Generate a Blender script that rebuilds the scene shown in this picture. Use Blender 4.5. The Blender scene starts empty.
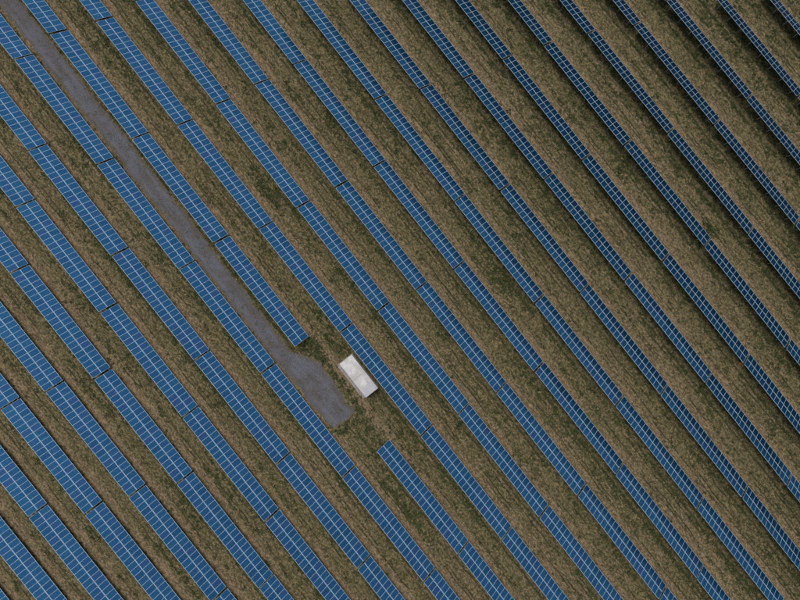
import bpy, math, random
import numpy as np
from mathutils import Matrix, Vector

random.seed(7)
rng = np.random.default_rng(11)
sc = bpy.context.scene
COL = sc.collection

# ------------------------------------------------------------------ camera
PSI = math.radians(-51.973)
CAM_H = 109.04
cd = bpy.data.cameras.new('camera'); cam = bpy.data.objects.new('camera', cd); COL.objects.link(cam)
cd.sensor_width = 36.0; cd.lens = 620.0 / 800.0 * 36.0
cd.clip_start = 0.5; cd.clip_end = 12000
Mr = Matrix.Rotation(math.radians(1.9944), 3, 'Y') @ Matrix.Rotation(math.radians(-1.5555), 3, 'X')
cam.matrix_world = Matrix.Translation((0, 0, CAM_H)) @ Mr.transposed().to_4x4()
sc.camera = cam

# ------------------------------------------------------------------ sky, sun, exposure
SUN_EL = math.radians(63); SUN_AZ = math.radians(-42)          # clockwise from +Y
w = bpy.data.worlds.new("World"); sc.world = w; w.use_nodes = True
nt = w.node_tree; nt.nodes.clear()
sky = nt.nodes.new('ShaderNodeTexSky'); sky.sky_type = 'NISHITA'; sky.sun_disc = False
sky.sun_elevation = SUN_EL; sky.sun_rotation = SUN_AZ
sky.air_density = 1.0; sky.dust_density = 2.5; sky.ozone_density = 1.0
hs = nt.nodes.new('ShaderNodeHueSaturation'); hs.inputs['Saturation'].default_value = 0.42
bg = nt.nodes.new('ShaderNodeBackground'); bg.inputs['Strength'].default_value = 0.115
wo = nt.nodes.new('ShaderNodeOutputWorld')
nt.links.new(sky.outputs[0], hs.inputs['Color']); tcw = nt.nodes.new('ShaderNodeTexCoord'); spw = nt.nodes.new('ShaderNodeSeparateXYZ'); nt.links.new(tcw.outputs['Generated'], spw.inputs[0])
mr = nt.nodes.new('ShaderNodeMapRange'); nt.links.new(spw.outputs[2], mr.inputs[0])     # overcast sky: zenith about three times the horizon
mr.inputs[1].default_value = 0; mr.inputs[2].default_value = 1; mr.inputs[3].default_value = .62; mr.inputs[4].default_value = 1.1
vm = nt.nodes.new('ShaderNodeVectorMath'); vm.operation = 'SCALE'; nt.links.new(hs.outputs[0], vm.inputs[0]); nt.links.new(mr.outputs[0], vm.inputs['Scale'])
nt.links.new(vm.outputs[0], bg.inputs[0]); nt.links.new(bg.outputs[0], wo.inputs[0])
sd = bpy.data.lights.new('sun', 'SUN'); sun = bpy.data.objects.new('sun', sd); COL.objects.link(sun)
sd.energy = 1.25; sd.angle = math.radians(32); sd.color = (1.0, 0.97, 0.91)
sdir = Vector((math.sin(SUN_AZ) * math.cos(SUN_EL), math.cos(SUN_AZ) * math.cos(SUN_EL), math.sin(SUN_EL)))
sun.rotation_euler = sdir.to_track_quat('Z', 'Y').to_euler(); sun.location = (0, 0, 150)
sc.view_settings.view_transform = 'Standard'; sc.view_settings.look = 'None'
sc.view_settings.gamma = 1.0; sc.view_settings.exposure = 0.50

# ------------------------------------------------------------------ frame of the field
A = np.array([math.cos(PSI), math.sin(PSI)])          # along the rows
N = np.array([-math.sin(PSI), math.cos(PSI)])         # towards the low edges
CQ = (0.4276, -0.3646, -0.2582, 0.04745, -0.10725, 0.09763)
def terrain(x, y):
    X = np.clip(np.asarray(x, float), -95, 95) / 50; Y = np.clip(np.asarray(y, float), -75, 75) / 50
    return CQ[0]*X*X + CQ[1]*X*Y + CQ[2]*Y*Y + CQ[3]*X**3 + CQ[4]*Y**3 + CQ[5]*X*X*Y
def uv(x, y): return x*N[0] + y*N[1], x*A[0] + y*A[1]
def xy(u, v): return u*N[0] + v*A[0], u*N[1] + v*A[1]

def vnoise(x, y, seed=0):
    xi = np.floor(x).astype(np.int64); yi = np.floor(y).astype(np.int64)
    fx = x - xi; fy = y - yi; fx = fx*fx*(3-2*fx); fy = fy*fy*(3-2*fy)
    def h(a, b):
        n = (a*374761393 + b*668265263 + seed*974634777) & 0xffffffff
        n = ((n ^ (n >> 13)) * 1274126177) & 0xffffffff
        return ((n ^ (n >> 16)) & 0xffff) / 65535.0
    return (h(xi, yi)*(1-fx) + h(xi+1, yi)*fx)*(1-fy) + (h(xi, yi+1)*(1-fx) + h(xi+1, yi+1)*fx)*fy
def fbm(x, y, seed=0, o=3):
    s = 0; a = 1; t = 0
    for k in range(o):
        s = s + a*vnoise(x*2**k, y*2**k, seed+k*17); t += a; a *= .5
    return s / t

# road edges as (v, u_left, u_right)
ROAD = [(-96, -18.1, -14.9), (-80, -18.15, -15.0), (-60, -18.2, -15.3), (-48, -18.3, -15.3), (-35, -18.45, -15.35), (-25, -18.5, -15.5),
        (-16, -18.5, -15.55), (-9, -18.5, -15.6), (-5.2, -18.5, -15.5), (-3.2, -18.5, -14.9), (-1.6, -18.5, -14.0), (0.2, -18.5, -13.35),
        (2.0, -18.5, -13.2), (5.0, -18.55, -13.3), (7.4, -18.55, -13.35), (8.8, -18.4, -13.5), (9.8, -18.35, -13.5), (10.5, -18.0, -13.75), (10.9, -17.6, -14.3)]
RV = np.array([r[0] for r in ROAD]); RL = np.array([r[1] for r in ROAD]); RR = np.array([r[2] for r in ROAD])
def road_edges(v):
    l = np.interp(v, RV, RL) - .45 + 0.55*(fbm(v*0.9, v*0+3.1, 5)-.5) + 0.3*(vnoise(v*0.23, v*0+.5, 8)-.5)
    r = np.interp(v, RV, RR) + .12 + .25*np.clip((v+4)/3, 0, 1) + 0.6*(fbm(v*0.9, v*0+9.1, 6)-.5) + 0.3*(vnoise(v*0.2, v*0+.5, 9)-.5)
    return l, r
def road_dist(u, v):
    """<0 on the road"""
    l, r = road_edges(v)
    d = np.maximum(l - u, u - r)
    return np.maximum(d, np.maximum(v - 10.9, -96 - v))

# ------------------------------------------------------------------ materials
def mat(name):
    m = bpy.data.materials.new(name); m.use_nodes = True
    t = m.node_tree; b = t.nodes['Principled BSDF']
    return m, t, b
def nd(t, k, **kw):
    n = t.nodes.new(k)
    for a, v in kw.items(): setattr(n, a, v)
    return n
def noise(t, vec, scale, detail=4, rough=.55):
    n = nd(t, 'ShaderNodeTexNoise'); n.inputs['Scale'].default_value = scale
    n.inputs['Detail'].default_value = detail; n.inputs['Roughness'].default_value = rough
    t.links.new(vec, n.inputs['Vector']); return n.outputs['Fac']
def ramp(t, fac, stops):
    r = nd(t, 'ShaderNodeValToRGB'); e = r.color_ramp.elements
    while len(e) < len(stops): e.new(.5)
    for q, (p, c) in zip(e, stops):
        q.position = p; q.color = (c, c, c, 1) if isinstance(c, (int, float)) else (*c, 1)
    t.links.new(fac, r.inputs[0]); return r.outputs[0]
def mix(t, fac, a, b, mode='MIX'):
    m = nd(t, 'ShaderNodeMix', data_type='RGBA', blend_type=mode)
    for s, v in ((0, fac), (6, a), (7, b)):
        if isinstance(v, (int, float)): m.inputs[s].default_value = v
        elif isinstance(v, tuple): m.inputs[s].default_value = (*v, 1)
        else: t.links.new(v, m.inputs[s])
    return m.outputs[2]
def math_(t, op, a, b=0.0, c=None):
    m = nd(t, 'ShaderNodeMath', operation=op)
    for i, v in enumerate((a, b) if c is None else (a, b, c)):
        if isinstance(v, (int, float)): m.inputs[i].default_value = v
        else: t.links.new(v, m.inputs[i])
    return m.outputs[0]
def row_coords(t, stretch=(1, 1, 1)):
    g = nd(t, 'ShaderNodeNewGeometry'); mp = nd(t, 'ShaderNodeMapping'); mp.vector_type = 'POINT'
    mp.inputs['Rotation'].default_value = (0, 0, -PSI)
    t.links.new(g.outputs['Position'], mp.inputs['Vector'])
    m2 = nd(t, 'ShaderNodeMapping'); m2.inputs['Scale'].default_value = stretch
    t.links.new(mp.outputs[0], m2.inputs['Vector'])
    return mp.outputs[0], m2.outputs[0]

# soil
M_soil, t, b = mat('soil')
pos, st = row_coords(t, (0.14, 1, 1))
sep = nd(t, 'ShaderNodeSeparateXYZ'); t.links.new(pos, sep.inputs[0])
wob = noise(t, pos, 0.22, 3)
wob2 = noise(t, pos, 1.3, 2)
v = math_(t, 'ADD', sep.outputs[1], math_(t, 'MULTIPLY', math_(t, 'SUBTRACT', wob, .5), 1.3))
v = math_(t, 'ADD', v, math_(t, 'MULTIPLY', math_(t, 'SUBTRACT', wob2, .5), .7))
v2 = math_(t, 'ADD', sep.outputs[1], math_(t, 'MULTIPLY', math_(t, 'SUBTRACT', wob, .5), .9))
sl = math_(t, 'FRACT', math_(t, 'DIVIDE', math_(t, 'ADD', v2, 63.74 + 7.423*20), 7.423))
s = math_(t, 'FRACT', math_(t, 'DIVIDE', math_(t, 'ADD', v, 63.74 + 7.423*20), 7.423))
m3 = nd(t, 'ShaderNodeMapping'); m3.inputs['Scale'].default_value = (.6, 1, 1); t.links.new(pos, m3.inputs['Vector']); nd_st2 = m3.outputs[0]
n_mid = noise(t, st, 1.3, 6, .62)
n_big = noise(t, st, 0.16, 3, .5)
n_fine = noise(t, nd_st2, 3.0, 6, .78)
n_grain = noise(t, nd_st2, 7, 3, .7)
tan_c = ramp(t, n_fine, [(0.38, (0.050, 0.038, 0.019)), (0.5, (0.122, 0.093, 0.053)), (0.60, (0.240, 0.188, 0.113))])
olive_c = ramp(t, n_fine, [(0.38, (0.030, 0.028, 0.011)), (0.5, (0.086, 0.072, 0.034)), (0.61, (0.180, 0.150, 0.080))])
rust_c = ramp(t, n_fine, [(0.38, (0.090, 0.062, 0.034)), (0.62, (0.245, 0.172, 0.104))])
bare = ramp(t, s, [(0.0, .95), (0.12, .9), (0.2, .3), (0.42, .15), (0.52, .4), (0.6, .05), (0.93, .1), (1.0, .9)])  # less bare soil below the tables: darker tone painted in for shade
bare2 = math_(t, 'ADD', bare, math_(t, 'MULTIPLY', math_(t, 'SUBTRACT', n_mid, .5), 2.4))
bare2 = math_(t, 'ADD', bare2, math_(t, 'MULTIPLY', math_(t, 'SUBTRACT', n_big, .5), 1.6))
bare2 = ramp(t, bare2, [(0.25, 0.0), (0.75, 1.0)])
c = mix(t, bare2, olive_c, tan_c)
rustm = math_(t, 'MULTIPLY', ramp(t, s, [(0.0, .8), (0.1, .9), (0.19, 0.0), (0.97, 0.0), (1.0, .8)]), ramp(t, n_mid, [(0.42, 0.0), (0.62, 1.0)]))
c = mix(t, rustm, c, rust_c)
# wheel ruts: darker packed soil and moss, broken along their length
ruts = None
for s0 in (0.20, 0.28, 0.45):
    d = math_(t, 'ABSOLUTE', math_(t, 'SUBTRACT', sl, s0))
    k = ramp(t, d, [(0.006, 1.0), (0.020, 0.0)])
    ruts = k if ruts is None else math_(t, 'MAXIMUM', ruts, k)
brk = ramp(t, noise(t, st, 0.5, 4), [(0.47, 0.0), (0.54, 1.0)])
c = mix(t, math_(t, 'MULTIPLY', math_(t, 'MULTIPLY', ruts, brk), .85), c, (0.020, 0.020, 0.009))
dch = ramp(t, math_(t, 'ABSOLUTE', math_(t, 'SUBTRACT', sl, .545)), [(0.016, 1.0), (0.036, 0.0)])
dbr = ramp(t, noise(t, st, 0.33, 4, .6), [(0.44, 0.0), (0.50, 1.0)])
c = mix(t, math_(t, 'MULTIPLY', math_(t, 'MULTIPLY', dch, dbr), .88), c, mix(t, n_fine, (0.012, 0.013, 0.005), (0.050, 0.050, 0.020)))
c = mix(t, ramp(t, n_grain, [(0.38, .55), (0.52, 0.0)]), c, (0.030, 0.023, 0.013))
n_sp = noise(t, pos, 3.1, 2, .5)
c = mix(t, ramp(t, n_sp, [(0.60, 0.0), (0.68, .7)]), c, (0.25, 0.165, 0.085))
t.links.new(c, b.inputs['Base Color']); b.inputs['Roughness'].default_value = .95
b.inputs['Specular IOR Level'].default_value = .15
bp = nd(t, 'ShaderNodeBump'); bp.inputs['Strength'].default_value = .8; bp.inputs['Distance'].default_value = .08
t.links.new(math_(t, 'ADD', n_fine, math_(t, 'MULTIPLY', n_grain, .5)), bp.inputs['Height']); t.links.new(bp.outputs[0], b.inputs['Normal'])

# gravel
M_road, t, b = mat('gravel')
pos, st = row_coords(t, (0.25, 1, 1))
a1 = noise(t, st, 0.7, 4); a2 = noise(t, pos, 5, 6, .8); a3 = noise(t, pos, 0.35, 3); a4 = noise(t, pos, 1.1, 4)
c = ramp(t, a2, [(0.38, (0.036, 0.036, 0.040)), (0.51, (0.082, 0.081, 0.090)), (0.63, (0.150, 0.149, 0.160))])
c = mix(t, ramp(t, a1, [(0.42, .55), (0.6, 0.0)]), c, (0.070, 0.056, 0.046))
c = mix(t, ramp(t, a3, [(0.45, 0.0), (0.62, .5)]), c, (0.105, 0.108, 0.135))
c = mix(t, ramp(t, a4, [(0.58, 0.0), (0.66, .8)]), c, (0.048, 0.05, 0.028))
# worn wheel lines, then soil and dry grass taking the thin gravel of the verges
ed = nd(t, 'ShaderNodeAttribute', attribute_name='edge'); ac = nd(t, 'ShaderNodeAttribute', attribute_name='across')
wl = math_(t, 'ABSOLUTE', math_(t, 'SUBTRACT', math_(t, 'ABSOLUTE', math_(t, 'SUBTRACT', ac.outputs['Fac'], .5)), .24))
wl = math_(t, 'MULTIPLY', ramp(t, wl, [(0.02, .5), (0.1, 0.0)]), ramp(t, a1, [(0.4, 0.2), (0.6, 1.0)]))
c = mix(t, wl, c, (0.112, 0.110, 0.118))
a5 = noise(t, pos, 1.6, 5, .65)
vg = math_(t, 'ADD', math_(t, 'MULTIPLY', ed.outputs['Fac'], .9), math_(t, 'MULTIPLY', math_(t, 'SUBTRACT', a5, .5), 3.0))
c = mix(t, ramp(t, vg, [(0.02, 1.0), (0.62, 0.0)]), c, ramp(t, a2, [(0.36, (0.045, 0.036, 0.019)), (0.52, (0.105, 0.082, 0.050)), (0.66, (0.19, 0.145, 0.095))]))
t.links.new(c, b.inputs['Base Color']); b.inputs['Roughness'].default_value = .9; b.inputs['Specular IOR Level'].default_value = .2
bp = nd(t, 'ShaderNodeBump'); bp.inputs['Strength'].default_value = .8; bp.inputs['Distance'].default_value = .03
t.links.new(a2, bp.inputs['Height']); t.links.new(bp.outputs[0], b.inputs['Normal'])

M_stone, t, b = mat('loose_stone')
g = nd(t, 'ShaderNodeNewGeometry')
t.links.new(ramp(t, g.outputs['Random Per Island'], [(0, (0.06, 0.058, 0.06)), (0.7, (0.13, 0.125, 0.13)), (1, (0.26, 0.25, 0.24))]), b.inputs['Base Color'])
b.inputs['Roughness'].default_value = .85

def grass_mat(name, lo, mid, hi):
    m, t, b = mat(name)
    g = nd(t, 'ShaderNodeNewGeometry')
    c = ramp(t, g.outputs['Random Per Island'], [(0, lo), (0.5, mid), (1, hi)])
    n = noise(t, g.outputs['Position'], 0.5, 3)
    c = mix(t, 1.0, c, ramp(t, n, [(0.3, (0.75, 0.78, 0.7)), (0.7, (1.15, 1.1, 1.05))]), 'MULTIPLY')
    t.links.new(c, b.inputs['Base Color']); b.inputs['Roughness'].default_value = .8; b.inputs['Specular IOR Level'].default_value = .2
    return m
M_dry = grass_mat('dry_grass', (0.060, 0.052, 0.024), (0.125, 0.104, 0.055), (0.27, 0.222, 0.135))
M_green = grass_mat('green_weeds', (0.013, 0.019, 0.006), (0.031, 0.040, 0.012), (0.080, 0.090, 0.031))

# panel glass over blue cells: cell grid, busbars and a slightly different blue on every module
M_cell, t, b = mat('solar_glass')
oi = nd(t, 'ShaderNodeObjectInfo'); tc = nd(t, 'ShaderNodeTexCoord')
base = ramp(t, oi.outputs['Random'], [(0.0, (0.029, 0.120, 0.248)), (0.35, (0.032, 0.133, 0.275)), (0.7, (0.036, 0.149, 0.292)), (0.9, (0.040, 0.132, 0.282)), (1.0, (0.047, 0.122, 0.284))])
mp = nd(t, 'ShaderNodeMapping'); mp.inputs['Scale'].default_value = (6.33, 6.37, 1); mp.inputs['Location'].default_value = (0, 0, 0)
t.links.new(tc.outputs['Object'], mp.inputs['Vector'])
sp = nd(t, 'ShaderNodeSeparateXYZ'); t.links.new(mp.outputs[0], sp.inputs[0])
def line(co, w_):
    f = math_(t, 'FRACT', math_(t, 'ADD', co, 100.0))
    d = math_(t, 'MINIMUM', f, math_(t, 'SUBTRACT', 1.0, f))
    return math_(t, 'LESS_THAN', d, w_)
gl = math_(t, 'MAXIMUM', line(sp.outputs[0], .012), line(sp.outputs[1], .012))
fl = nd(t, 'ShaderNodeVectorMath', operation='FLOOR'); t.links.new(mp.outputs[0], fl.inputs[0])
ad = nd(t, 'ShaderNodeVectorMath', operation='ADD'); t.links.new(fl.outputs[0], ad.inputs[0])
cb = nd(t, 'ShaderNodeCombineXYZ'); t.links.new(math_(t, 'MULTIPLY', oi.outputs['Random'], 997.0), cb.inputs[0]); t.links.new(cb.outputs[0], ad.inputs[1])
wn = nd(t, 'ShaderNodeTexWhiteNoise', noise_dimensions='3D'); t.links.new(ad.outputs[0], wn.inputs['Vector'])
c = mix(t, 1.0, base, ramp(t, wn.outputs['Value'], [(0, .93), (1, 1.07)]), 'MULTIPLY')
c = mix(t, gl, c, (0.07, 0.12, 0.22))
t.links.new(c, b.inputs['Base Color'])
b.inputs['Metallic'].default_value = .9; b.inputs['Roughness'].default_value = .27
b.inputs['Specular Tint'].default_value = (0.02, 0.20, 0.45, 1)
b.inputs['Coat Weight'].default_value = .2; b.inputs['Coat Roughness'].default_value = .08; b.inputs['Coat IOR'].default_value = 1.3

M_frame, t, b = mat('aluminium_frame')
b.inputs['Base Color'].default_value = (0.40, 0.51, 0.60, 1); b.inputs['Metallic'].default_value = .35; b.inputs['Roughness'].default_value = .5
M_back, t, b = mat('white_backsheet')
b.inputs['Base Color'].default_value = (0.44, 0.60, 0.74, 1); b.inputs['Roughness'].default_value = .35
M_steel, t, b = mat('galvanised_steel')
tc = nd(t, 'ShaderNodeTexCoord')
t.links.new(ramp(t, noise(t, tc.outputs['Object'], 6, 4), [(0.3, (0.22, 0.23, 0.24)), (0.7, (0.36, 0.37, 0.38))]), b.inputs['Base Color'])
b.inputs['Metallic'].default_value = .6; b.inputs['Roughness'].default_value = .5

M_roof, t, b = mat('stained_concrete_roof')
tc = nd(t, 'ShaderNodeTexCoord')
n1 = noise(t, tc.outputs['Object'], 0.6, 5, .6); n2 = noise(t, tc.outputs['Object'], 1.1, 5, .6); n3 = noise(t, tc.outputs['Object'], 22, 3, .7)
c = ramp(t, n1, [(0.40, (0.38, 0.36, 0.345)), (0.56, (0.52, 0.507, 0.50))])
c = mix(t, ramp(t, n2, [(0.52, 0.0), (0.64, .55)]), c, (0.26, 0.255, 0.27))
c = mix(t, ramp(t, n3, [(0.35, .25), (0.6, 0.0)]), c, (0.36, 0.34, 0.32))
sp = nd(t, 'ShaderNodeSeparateXYZ'); t.links.new(tc.outputs['Object'], sp.inputs[0])
endm = math_(t, 'MULTIPLY', ramp(t, math_(t, 'ADD', math_(t, 'MULTIPLY', sp.outputs[0], .2), math_(t, 'MULTIPLY', n2, .5)), [(0.62, 0.0), (0.74, .8)]), 1.0)
c = mix(t, endm, c, (0.34, 0.335, 0.36))
t.links.new(c, b.inputs['Base Color']); b.inputs['Roughness'].default_value = .85
M_conc, t, b = mat('weathered_concrete')
tc = nd(t, 'ShaderNodeTexCoord')
t.links.new(ramp(t, noise(t, tc.outputs['Object'], 3.2, 5, .7), [(0.3, (0.17, 0.145, 0.13)), (0.7, (0.29, 0.26, 0.245))]), b.inputs['Base Color'])
b.inputs['Roughness'].default_value = .9
M_wall, t, b = mat('painted_wall'); tc = nd(t, 'ShaderNodeTexCoord')
t.links.new(ramp(t, noise(t, tc.outputs['Object'], 3, 5), [(0.3, (0.40, 0.39, 0.36)), (0.7, (0.50, 0.49, 0.46))]), b.inputs['Base Color'])
M_door, t, b = mat('grey_painted_metal'); b.inputs['Base Color'].default_value = (0.22, 0.24, 0.25, 1); b.inputs['Roughness'].default_value = .5; b.inputs['Metallic'].default_value = .3
M_rust, t, b = mat('rusty_orange_conduit'); tc = nd(t, 'ShaderNodeTexCoord')
t.links.new(ramp(t, noise(t, tc.outputs['Object'], 8, 4), [(0.3, (0.16, 0.05, 0.018)), (0.7, (0.30, 0.11, 0.035))]), b.inputs['Base Color'])

# ------------------------------------------------------------------ mesh helpers
def mesh_np(name, V, F, mats, mi=None, smooth=False):
    """V (n,3), F (m,k) all faces with k corners"""
    V = np.asarray(V, np.float32); F = np.asarray(F, np.int32)
    me = bpy.data.meshes.new(name); k = F.shape[1]
    me.vertices.add(len(V)); me.vertices.foreach_set('co', V.ravel())
    me.loops.add(F.size); me.loops.foreach_set('vertex_index', F.ravel())
    me.polygons.add(len(F)); me.polygons.foreach_set('loop_start', np.arange(0, F.size, k, dtype=np.int32))
    if mi is not None: me.polygons.foreach_set('material_index', np.asarray(mi, np.int32))
    if smooth: me.polygons.foreach_set('use_smooth', np.ones(len(F), bool))
    for m in mats: me.materials.append(m)
    me.update(calc_edges=True); me.validate()
    return me
class MB:
    def __init__(s): s.v = []; s.f = []; s.m = []
    def box(s, a, b, m=0, M=None):
        i = len(s.v)
        for z in (a[2], b[2]):
            for x, y in ((a[0], a[1]), (b[0], a[1]), (b[0], b[1]), (a[0], b[1])):
                p = Vector((x, y, z)); s.v.append(tuple(M @ p if M else p))
        for f in ((0, 3, 2, 1), (4, 5, 6, 7), (0, 1, 5, 4), (1, 2, 6, 5), (2, 3, 7, 6), (3, 0, 4, 7)):
            s.f.append(tuple(i+k for k in f)); s.m.append(m)
    def bar(s, p, q, w_, h_, m=0):
        p = Vector(p); q = Vector(q); d = q - p; L = d.length
        R = d.to_track_quat('X', 'Z').to_matrix().to_4x4()
        s.box((0, -w_/2, -h_/2), (L, w_/2, h_/2), m, Matrix.Translation(p) @ R)
    def mesh(s, name, mats):
        me = bpy.data.meshes.new(name); me.from_pydata(s.v, [], s.f)
        for m in mats: me.materials.append(m)
        for p, k in zip(me.polygons, s.m): p.material_index = k
        me.update(); return me
def ob(name, me, parent=None, loc=None, rot=None):
    o = bpy.data.objects.new(name, me); COL.objects.link(o)
    if parent: o.parent = parent
    if loc: o.location = loc
    if rot: o.rotation_euler = rot
    return o
def tag(o, label=None, cat=None, group=None, kind=None):
    for k, x in (('label', label), ('category', cat), ('group', group), ('kind', kind)):
        if x: o[k] = x
    return o

# ------------------------------------------------------------------ ground: one sheet, dense in the field, graded to the horizon
def axis(lim, step):
    c = np.arange(-lim, lim + step/2, step); out = []; d = step; p = lim
    while p < 6000: d *= 1.35; p += d; out.append(p)
    o = np.array(out); return np.concatenate([-o[::-1], c, o])
gx = axis(92, 0.4); gy = axis(72, 0.4)
X, Y = np.meshgrid(gx, gy)
def ground_z(x, y, bumps=True):
    z = terrain(x, y); u, v = uv(x, y)
    k = np.clip(road_dist(u, v)/0.8, 0, 1)
    s_ = np.mod(u + 63.74, 7.423)
    b_ = 0.07*(fbm(v*0.35, u*0.9, 21)-.5) + 0.05*(fbm(x*1.1, y*1.1, 31)-.5)
    b_ = b_ - 0.05*np.exp(-((s_-1.9)/.22)**2) - 0.05*np.exp(-((s_-3.4)/.22)**2) + 0.03*np.exp(-((s_-2.6)/.5)**2)
    return z + b_*k
Z = ground_z(X, Y)
ny, nx = X.shape
idx = np.arange(nx*ny).reshape(ny, nx)
F = np.stack([idx[:-1, :-1], idx[:-1, 1:], idx[1:, 1:], idx[1:, :-1]], -1).reshape(-1, 4)
o = ob('ground', mesh_np('ground', np.stack([X.ravel(), Y.ravel(), Z.ravel()], 1), F, [M_soil], smooth=True)); tag(o, kind='structure')

# road sheet, 3 cm of gravel laid on the soil, feathering into it at the edges
vv = np.arange(-96, 10.91, 0.2); l, r = road_edges(vv)
endk = np.clip((10.9 - vv)/0.5, 0, 1)**.5
cu = np.array([0, .03, .08, .15, .25, .37, .5, .63, .75, .85, .92, .97, 1])
VV = []; 
for i, v_ in enumerate(vv):
    mid = (l[i]+r[i])/2; hw = (r[i]-l[i])/2*(0.35+0.65*endk[i])
    for c_ in cu:
        u_ = mid + (c_*2-1)*hw; x_, y_ = xy(u_, v_)
        crown = 0.035*min(1, 4*min(c_, 1-c_)) + 0.012*(float(vnoise(np.array(v_*.8), np.array(u_*2.), 3))-.5)*(0 if c_ in (0., 1.) else 1)
        VV.append((x_, y_, float(terrain(x_, y_)) - 0.012 + crown + 0.004))
m_ = len(cu); idx = np.arange(len(vv)*m_).reshape(-1, m_)
F = np.stack([idx[:-1, :-1], idx[1:, :-1], idx[1:, 1:], idx[:-1, 1:]], -1).reshape(-1, 4)
me = mesh_np('gravel_road', VV, F, [M_road], smooth=True)
at = me.attributes.new('edge', 'FLOAT', 'POINT')
cc = np.tile(np.minimum(cu, 1-cu), (len(vv), 1)) * (r - l)[:, None]; cc = np.minimum(cc, (10.9 - vv)[:, None])
at.data.foreach_set('value', cc.ravel().astype(np.float32))
at = me.attributes.new('across', 'FLOAT', 'POINT'); at.data.foreach_set('value', np.tile(cu, (len(vv), 1)).ravel().astype(np.float32))
o = ob('gravel_road', me); tag(o, kind='structure')

# ------------------------------------------------------------------ solar tables
TILT = math.radians(34.117); S = 3.25; MW, ML, GAP = 0.994, 1.612, 0.0135
ZLOW = 0.8; TL = 22.49; NCOL = 22
HY = S*math.cos(TILT)/2; ZC = ZLOW + S*math.sin(TILT)/2
def module_mesh():
    hx, hy = MW/2, ML/2; th = 0.04; fw = 0.014; bx, by = 0.009, 0.028
    rings = [(hx, hy, 0.0), (hx-fw, hy-fw, 0.0), (hx-fw, hy-fw, -0.004), (hx-fw-bx, hy-fw-by, -0.004)]
    v = []; f = []; m = []
    for a_, b_, z_ in rings: v += [(-a_, -b_, z_), (a_, -b_, z_), (a_, b_, z_), (-a_, b_, z_)]
    v += [(-hx, -hy, -th), (hx, -hy, -th), (hx, hy, -th), (-hx, hy, -th)]
    for k in range(4):
        j = (k+1) % 4
        f.append((k, j, 4+j, 4+k)); m.append(0)
        f.append((4+k, 4+j, 8+j, 8+k)); m.append(0)
        f.append((8+k, 8+j, 12+j, 12+k)); m.append(1)
        f.append((16+k, 16+j, j, k)); m.append(0)
    f.append((12, 13, 14, 15)); m.append(2)
    f.append((16, 19, 18, 17)); m.append(1)
    me = bpy.data.meshes.new('solar_panel'); me.from_pydata(v, [], f)
    for q in (M_frame, M_back, M_cell): me.materials.append(q)
    for p, k in zip(me.polygons, m): p.material_index = k
    me.update(); return me
def plane_z(y): return ZC - y*math.tan(TILT)
def support_mesh():
    b_ = MB(); off = -0.14
    yr, yf = -0.55, 0.75
    b_.box((-.05, yr-.035, -.45), (.05, yr+.035, plane_z(yr)+off-.04))
    b_.box((-.05, yf-.035, -.45), (.05, yf+.035, plane_z(yf)+off-.04))
    b_.bar((0.003, -HY+.12, plane_z(-HY+.12)+off), (0.003, HY-.12, plane_z(HY-.12)+off), .05, .09)
    b_.bar((0.03, yr, .55), (0.03, -.1, plane_z(-.1)+off-.05), .04, .05)
    return b_.mesh('support_frame', [M_steel])
def rail_mesh():
    b_ = MB(); b_.box((-11.16, -.025, -.03), (11.16, .025, .03)); return b_.mesh('rail', [M_steel])
ME_PANEL, ME_SUP, ME_RAIL = module_mesh(), support_mesh(), rail_mesh()

proto = ob('solar_table', None)
children = []
for i in range(NCOL):
    x_ = (i - (NCOL-1)/2) * (MW+GAP)
    for sgn in (-1, 1):
        d_ = sgn*(ML+.026)/2                                   # down-slope distance from the centre line
        children.append(ob('solar_panel', ME_PANEL, proto, (x_, d_*math.cos(TILT), ZC - d_*math.sin(TILT)), (-TILT, 0, 0)))
for k in range(8):
    children.append(ob('support_frame', ME_SUP, proto, ((k-3.5)*2.86, 0, 0)))
for d_ in (-1.25, -.4, .4, 1.25):
    children.append(ob('rail', ME_RAIL, proto, (0, d_*math.cos(TILT) - .075*math.sin(TILT), ZC - d_*math.sin(TILT) - .075*math.cos(TILT)), (-TILT, 0, 0)))

# rows, lower-left to upper-right: low-edge offset u, v of the row's origin, indices of its tables
ROWS = [(-78.57, -12.0, [0]), (-71.15, -14.5, [0]), (-63.74, -54.65, [1, 2]), (-56.34, -49.22, [0, 1, 2]), (-48.92, -46.99, [0, 1, 2, 3]),
        (-41.37, -43.82, [-1, 0, 1, 2, 3]), (-33.82, -51.99, [-1, 0, 1, 2, 3]), (-26.45, -58.44, [-1, 0, 1, 2, 3, 4]),
        (-18.99, -72.19, [-1, 0, 1, 2, 3, 4, 5]),
        (-11.66, -72.18, [-1, 0, 1, 2, 4, 5]), (-4.19, -69.44, [-1, 0, 1, 2, 3, 4, 5]), (3.18, -68.36, [-1, 0, 1, 2, 3, 4, 5]),
        (10.59, -67.16, [0, 1, 2, 3, 4, 5, 6]), (17.97, -65.92, [0, 1, 2, 3, 4, 5, 6]), (25.40, -75.10, [1, 2, 3, 4, 5, 6]),
        (32.80, -71.70, [1, 2, 3, 4, 5, 6]), (40.10, -68.54, [1, 2, 3, 4, 5, 6]), (47.56, -67.05, [1, 2, 3, 4, 5]),
        (54.99, -64.57, [1, 2, 3, 4, 5]), (62.40, -61.53, [1, 2, 3, 4]), (69.90, -57.65, [1, 2, 3, 4]), (77.30, -57.57, [1, 2, 3]),
        (84.72, -52.36, [2, 3]), (92.14, -48.36, [2])]
ORD = ['first', 'second', 'third', 'fourth', 'fifth', 'sixth', 'seventh', 'eighth', 'ninth', 'tenth', 'eleventh', 'twelfth', 'thirteenth', 'fourteenth', 'fifteenth']
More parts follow.
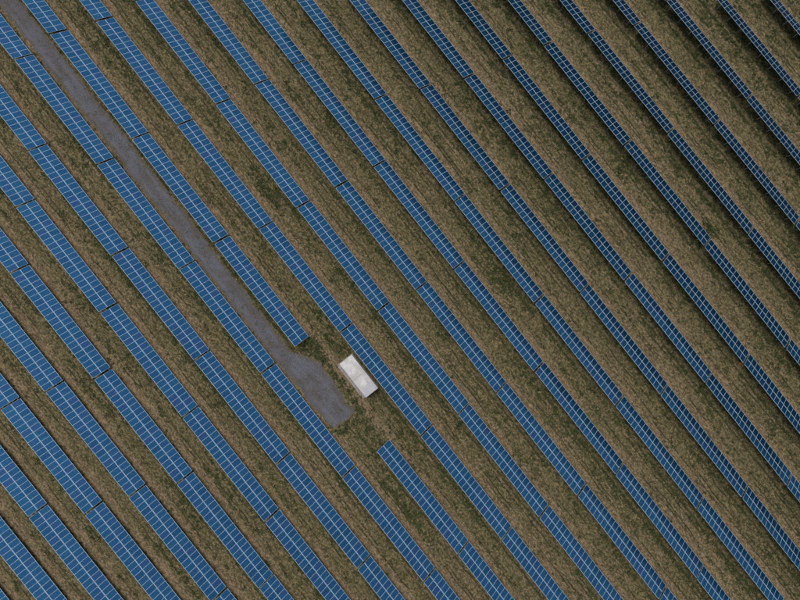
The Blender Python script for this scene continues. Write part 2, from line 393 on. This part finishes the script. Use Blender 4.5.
SEG = []
def make_label(ri, js, k):
    n_road = 8                                              # ROWS[8] borders the road's left side, ROWS[9] its right side
    side = 'left' if ri <= n_road else 'right'
    rank = ORD[n_road - ri] if side == 'left' else ORD[ri - n_road - 1]
    if ri == 0: return 'sliver of tilted blue solar table in the very bottom left corner'
    if ri == len(ROWS)-1: return 'narrow dark blue solar table cutting across the top right corner'
    if (ri, js[k]) in ((11, -1), (21, 1)):
        return f'tip of blue solar table heading the {rank} row right of the road'
    row = f'{rank} row {side} of the gravel road'
    if len(js) == 1: return f'lone tilted blue solar table of the {row}'
    if ri == 9 and js[k] == 2: return 'tilted blue solar table ending the row beside where the gravel road widens'
    if ri == 9 and js[k] == 4: return 'tilted blue solar table starting the row below the gravel road end and pale cabin'
    if ri == 22 and k == 1: return 'corner of a blue solar table poking in at the right edge near the top'
    if ri in (11, 21): k -= 1; js = js[1:]
    which = 'uppermost' if k == 0 else 'lowest' if k == len(js)-1 else ORD[k] + ' from top'
    return f'tilted blue solar table, {which} in the {row}'
first = True
for ri, (u0, v0, js) in enumerate(ROWS):
    for k, j in enumerate(js):
        va, vb = v0 + j*TL, v0 + (j+1)*TL
        (xa, ya), (xb, yb) = xy(u0, va), xy(u0, vb)
        za, zb = float(terrain(xa, ya)), float(terrain(xb, yb))
        cx, cy = xy(u0 - HY, (va+vb)/2)
        pitch = math.atan2(zb-za, TL)
        dz = (za+zb)/2 + random.gauss(0, .05)
        Mx = Matrix.Translation((cx + random.gauss(0, .035)*N[0], cy + random.gauss(0, .035)*N[1], dz)) @ Matrix.Rotation(PSI + random.gauss(0, .0006), 4, 'Z') @ Matrix.Rotation(-pitch, 4, 'Y') @ Matrix.Rotation(random.gauss(0, .006), 4, 'X')
        if first: root = proto
        else:
            root = proto.copy(); COL.objects.link(root)
            for ch in children:
                c_ = ch.copy(); COL.objects.link(c_); c_.parent = root
        root.matrix_world = Mx
        tag(root, make_label(ri, js, k), 'solar table', 'tilted solar tables standing in parallel rows')
        SEG.append((u0, va + .12, vb - .12, ri, k)); first = False
# each module seats a hair differently: a tiny lean shows as its own reflection
for o in COL.objects:
    if o.name.startswith('solar_panel'):
        o.rotation_euler = (-TILT + random.gauss(0, .004), random.gauss(0, .004), 0)

# ------------------------------------------------------------------ transformer cabin at the end of the road
cu_, cv_ = -8.93, 5.95
cx, cy = xy(cu_, cv_)
cab = ob('transformer_cabin', None); cab.location = (cx, cy, float(terrain(cx, cy)))
cab.rotation_euler = (0, 0, PSI)
tag(cab, 'low cabin with flat stained pale grey roof beside the gravel road end', 'cabin')
L2, W2 = 3.66, 1.32
def bev(o, w_=.02):
    m = o.modifiers.new('bevel', 'BEVEL'); m.width = w_; m.segments = 2; m.limit_method = 'ANGLE'; return o
b_ = MB(); b_.box((-L2-.1, -W2-.72, -.25), (L2+.05, W2+.1, .13)); bev(ob('plinth', b_.mesh('plinth', [M_conc]), cab))
b_ = MB(); b_.box((-L2+.08, -W2+.08, .13), (L2-.08, W2-.08, 1.90)); body = bev(ob('wall', b_.mesh('wall', [M_wall]), cab))
b_ = MB(); b_.box((-L2, -W2, 1.90), (L2, W2, 2.04)); b_.box((-L2+.12, -W2+.12, 2.04), (L2-.12, W2-.12, 2.055)); bev(ob('roof', b_.mesh('roof', [M_roof]), cab), .015)
for sx in (-1, 1):
    for sy in (-1, 1):
        b_ = MB(); b_.box((sx*(L2-.45)-.07, sy*(W2-.35)-.07, 2.055), (sx*(L2-.45)+.07, sy*(W2-.35)+.07, 2.11)); bev(ob('lifting_cap', b_.mesh('lifting_cap', [M_steel]), cab), .01)
b_ = MB(); b_.box((-.022, -W2+.12, 2.056), (.022, W2-.12, 2.066)); ob('roof_seam', b_.mesh('roof_seam', [M_conc]), cab)
for x_ in (-1.9, 1.5):
    b_ = MB()
    b_.box((x_-.85, -W2+.04, .18), (x_-.01, -W2+.078, 1.8)); b_.box((x_+.01, -W2+.04, .18), (x_+.85, -W2+.078, 1.8))
    d = ob('door', b_.mesh('door', [M_door]), cab)
    b_ = MB(); b_.box((x_+.06, -W2, .95), (x_+.09, -W2+.04, 1.15)); ob('handle', b_.mesh('handle', [M_steel]), d)
b_ = MB()
for q in range(8): b_.bar((L2-.08, -.5, 1.0+q*.09), (L2-.08, .5, 1.0+q*.09), .05, .03)
ob('vent', b_.mesh('vent', [M_door]), cab)

# rusty conduit stub at a table gap in the upper right
x_, y_ = xy(45.3, 46.0)
stub = ob('cable_conduit', None, None, (x_, y_, float(terrain(x_, y_))))
tag(stub, 'small rusty orange cable conduit on the soil at a table gap near right edge', 'conduit')
b_ = MB(); b_.box((-.2, -.2, -.1), (.2, .2, .3)); bev(ob('junction_box', b_.mesh('junction_box', [M_rust]), stub), .03)
b_ = MB()
pts = [(.2, 0, .1), (.5, .1, .12), (.75, .3, .08), (.9, .55, -.05)]
for p, q in zip(pts, pts[1:]): b_.bar(p, q, .09, .09)
ob('conduit_pipe', b_.mesh('conduit_pipe', [M_rust]), stub)

# ------------------------------------------------------------------ vegetation and stones (uncountable)
def scatter(n, seed):
    g = np.random.default_rng(seed)
    return g.uniform(-84, 92, n), g.uniform(-66, 70, n), g
SPOTS = [(-12.4, -3.4, 1.7, 1.5), (-12.2, -0.9, 1.1, 1.7), (-9.2, -1.5, .35, 2.4), (-12.2, 2.2, .5, 2.2), (-12.2, 7.5, .55, 3.0), (-12.6, 11.0, .8, 1.0), (-14.5, 11.8, 1.2, .5), (-17.2, 11.9, 1.2, .5), (21.2, 8.4, 1.3, 2.8), (51.8, 5.4, 1.1, 2.4), (-2.0, -30., .7, 4.), (9.0, -24., .6, 5.), (-16.9, 30.2, .6, 6.),
         (56.2, 24.3, 1.0, 1.6), (14.7, -32.7, .8, 1.6), (-8.9, .2, .6, 1.2), (7.1, 8.5, .8, 2.0)]
def masks(x, y, tall=False):
    u, v = uv(x, y)
    wob = 1.0*(fbm(v*.12, u*.12, 41)-.5) + .5*(fbm(v*.7, u*.7, 43)-.5)
    s_ = np.mod(u + 63.74 + wob, 7.423)
    open_ = s_ < 4.9; rd0 = road_dist(u, v)
    strip = 1.3*np.exp(-((s_-4.0)/.30)**2)*np.clip((fbm(v*.07, u*.13, 47)-.36)*6, 0, 1)*np.clip((fbm(v*.5, u*.3, 49)-.25)*4, 0, 1)
    mid = np.exp(-((s_-2.7)/.9)**2)
    patch = np.clip((fbm(v*.09, u*.5, 51, 4)-.46)*6, 0, 1)
    fine = np.clip((fbm(v*.5, u*1.7, 61)-.45)*5, 0, 1)
    rut = (np.exp(-((s_-1.9)/.12)**2) + np.exp(-((s_-3.4)/.14)**2))*np.clip((fbm(v*.25, u*.2, 71)-.45)*5, 0, 1)
    spot = 0
    for su, sv, ru, rv in SPOTS: spot = np.maximum(spot, np.exp(-(((u-su)/ru)**2 + ((v-sv)/rv)**2)**1.5))
    edge = np.exp(-((road_dist(u, v)-.35)/.3)**2)*.5*(v < 12)*np.clip((fbm(v*.5, u*.3, 91)-.35)*4, 0, 1)
    green = np.clip(.95*strip + 1.0*patch*fine*(.35+.65*mid)*.75 + .8*rut + 1.2*spot + edge, 0, 1)
    shade_weeds = 1.0*np.clip((s_-4.7)/.3, 0, 1)*np.clip((7.25-s_)/.5, 0, 1)*np.clip((fbm(v*.3, u*.4, 95)-.05)*5, 0, 1)*(rd0 > .6)  # weeds packed below the tables, put in to deepen the shade there
    green = np.where(open_ | (spot > .2), green, shade_weeds)
    if tall: return np.clip(.9*spot + .55*strip + .5*edge + .05*patch*fine, 0, 1)*np.where(open_ | (spot > .2), 1, 0), None, (rd0 < .1) | ((np.abs(u-cu_) < 2.2) & (np.abs(v-cv_) < 4.0)), rd0
    dry = np.clip(.08 + .7*mid*fine + .3*fine, 0, 1)*(.3 + .7*np.clip((fbm(v*.2, u*.5, 81)-.35)*5, 0, 1))*np.where(s_ < 1.1, .35, 1)*np.where(open_, 1, .3)
    rd = road_dist(u, v)
    block = rd < -.35*np.random.default_rng(3).uniform(0, 1, len(rd))**3
    block |= (np.abs(u-cu_) < 2.0) & (np.abs(v-cv_) < 3.9)
    return green, dry, block, rd
def tufts(name, label, n, seed, which, m, rmin, rmax, hmin, hmax, blades):
    x, y, g = scatter(n, seed)
    gr, dr, block, rd = masks(x, y, which == 'tall')
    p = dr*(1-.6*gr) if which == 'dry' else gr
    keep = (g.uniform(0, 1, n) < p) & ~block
    x, y = x[keep], y[keep]; k = len(x); z = ground_z(x, y) - .01
    sz = g.uniform(0, 1, k)**1.6
    B = blades; ang = g.uniform(0, 2*np.pi, (k, 1)) + np.arange(B)[None]*(2*np.pi/B) + g.normal(0, .5, (k, B))
    R = (rmin + (rmax-rmin)*sz)[:, None]*g.uniform(.55, 1.2, (k, B))
    H = (hmin + (hmax-hmin)*sz)[:, None]*g.uniform(.4, 1.2, (k, B))
    W = R*g.uniform(.22, .42, (k, B))
    ca, sa = np.cos(ang), np.sin(ang)
    X0 = x[:, None]; Y0 = y[:, None]; Z0 = z[:, None] + np.zeros_like(ang)
    mx = X0 + ca*R*.5; my = Y0 + sa*R*.5; mz = Z0 + H
    P = np.stack([np.stack([X0 + ca*R*.04, Y0 + sa*R*.04, Z0], -1), np.stack([mx - sa*W/2, my + ca*W/2, mz], -1),
                  np.stack([X0 + ca*R, Y0 + sa*R, Z0 + H*.45], -1), np.stack([mx + sa*W/2, my - ca*W/2, mz], -1)], 2)
    V = P.reshape(-1, 3); F = np.arange(len(V)).reshape(-1, 4)
    o = ob(name, mesh_np(name, V, F, [m])); tag(o, label, None, kind='stuff')
    return k
print('dry', tufts('dry_grass', 'short dry straw coloured grass covering the soil between the panel rows', 110000, 1, 'dry', M_dry, .12, .40, .03, .16, 6))
print('green', tufts('green_weeds', 'dark green weeds in streaks and patches between panel rows, packed below tables to deepen shade', 260000, 2, 'green', M_green, .12, .44, .06, .30, 7))

print('tall', tufts('tall_weeds', 'taller dark green weeds in clumps by the track end and along panel rows', 90000, 9, 'tall', M_green, .2, .62, .12, .42, 7))

def stones(n, seed):
    g = np.random.default_rng(seed)
    v = g.uniform(-92, 10.8, n); l, r = road_edges(v); f = g.uniform(-.06, 1.06, n)
    mid = (l+r)/2; u = mid + (f*2-1)*(r-l)/2; x, y = xy(u, v)
    z = terrain(x, y) + .02; sz = .025 + .06*g.uniform(0, 1, n)**3
    base = np.array([(1, 0, 0), (-.5, .87, 0), (-.5, -.87, 0), (0.1, .1, .8), (0, 0, -.6)], float)
    V = base[None]*sz[:, None, None]*g.uniform(.6, 1.3, (n, 5, 3)); a = g.uniform(0, 6.28, n); c, s_ = np.cos(a)[:, None], np.sin(a)[:, None]
    V = np.stack([V[..., 0]*c - V[..., 1]*s_, V[..., 0]*s_ + V[..., 1]*c, V[..., 2]], -1) + np.stack([x, y, z], -1)[:, None]
    T = np.array([(0, 1, 3), (1, 2, 3), (2, 0, 3), (1, 0, 4), (2, 1, 4), (0, 2, 4)])
    F = (np.arange(n)[:, None, None]*5 + T[None]).reshape(-1, 3)
    o = ob('gravel', mesh_np('gravel', V.reshape(-1, 3), F, [M_stone])); tag(o, 'loose grey gravel stones lying on the road', None, kind='stuff')
stones(14000, 5)
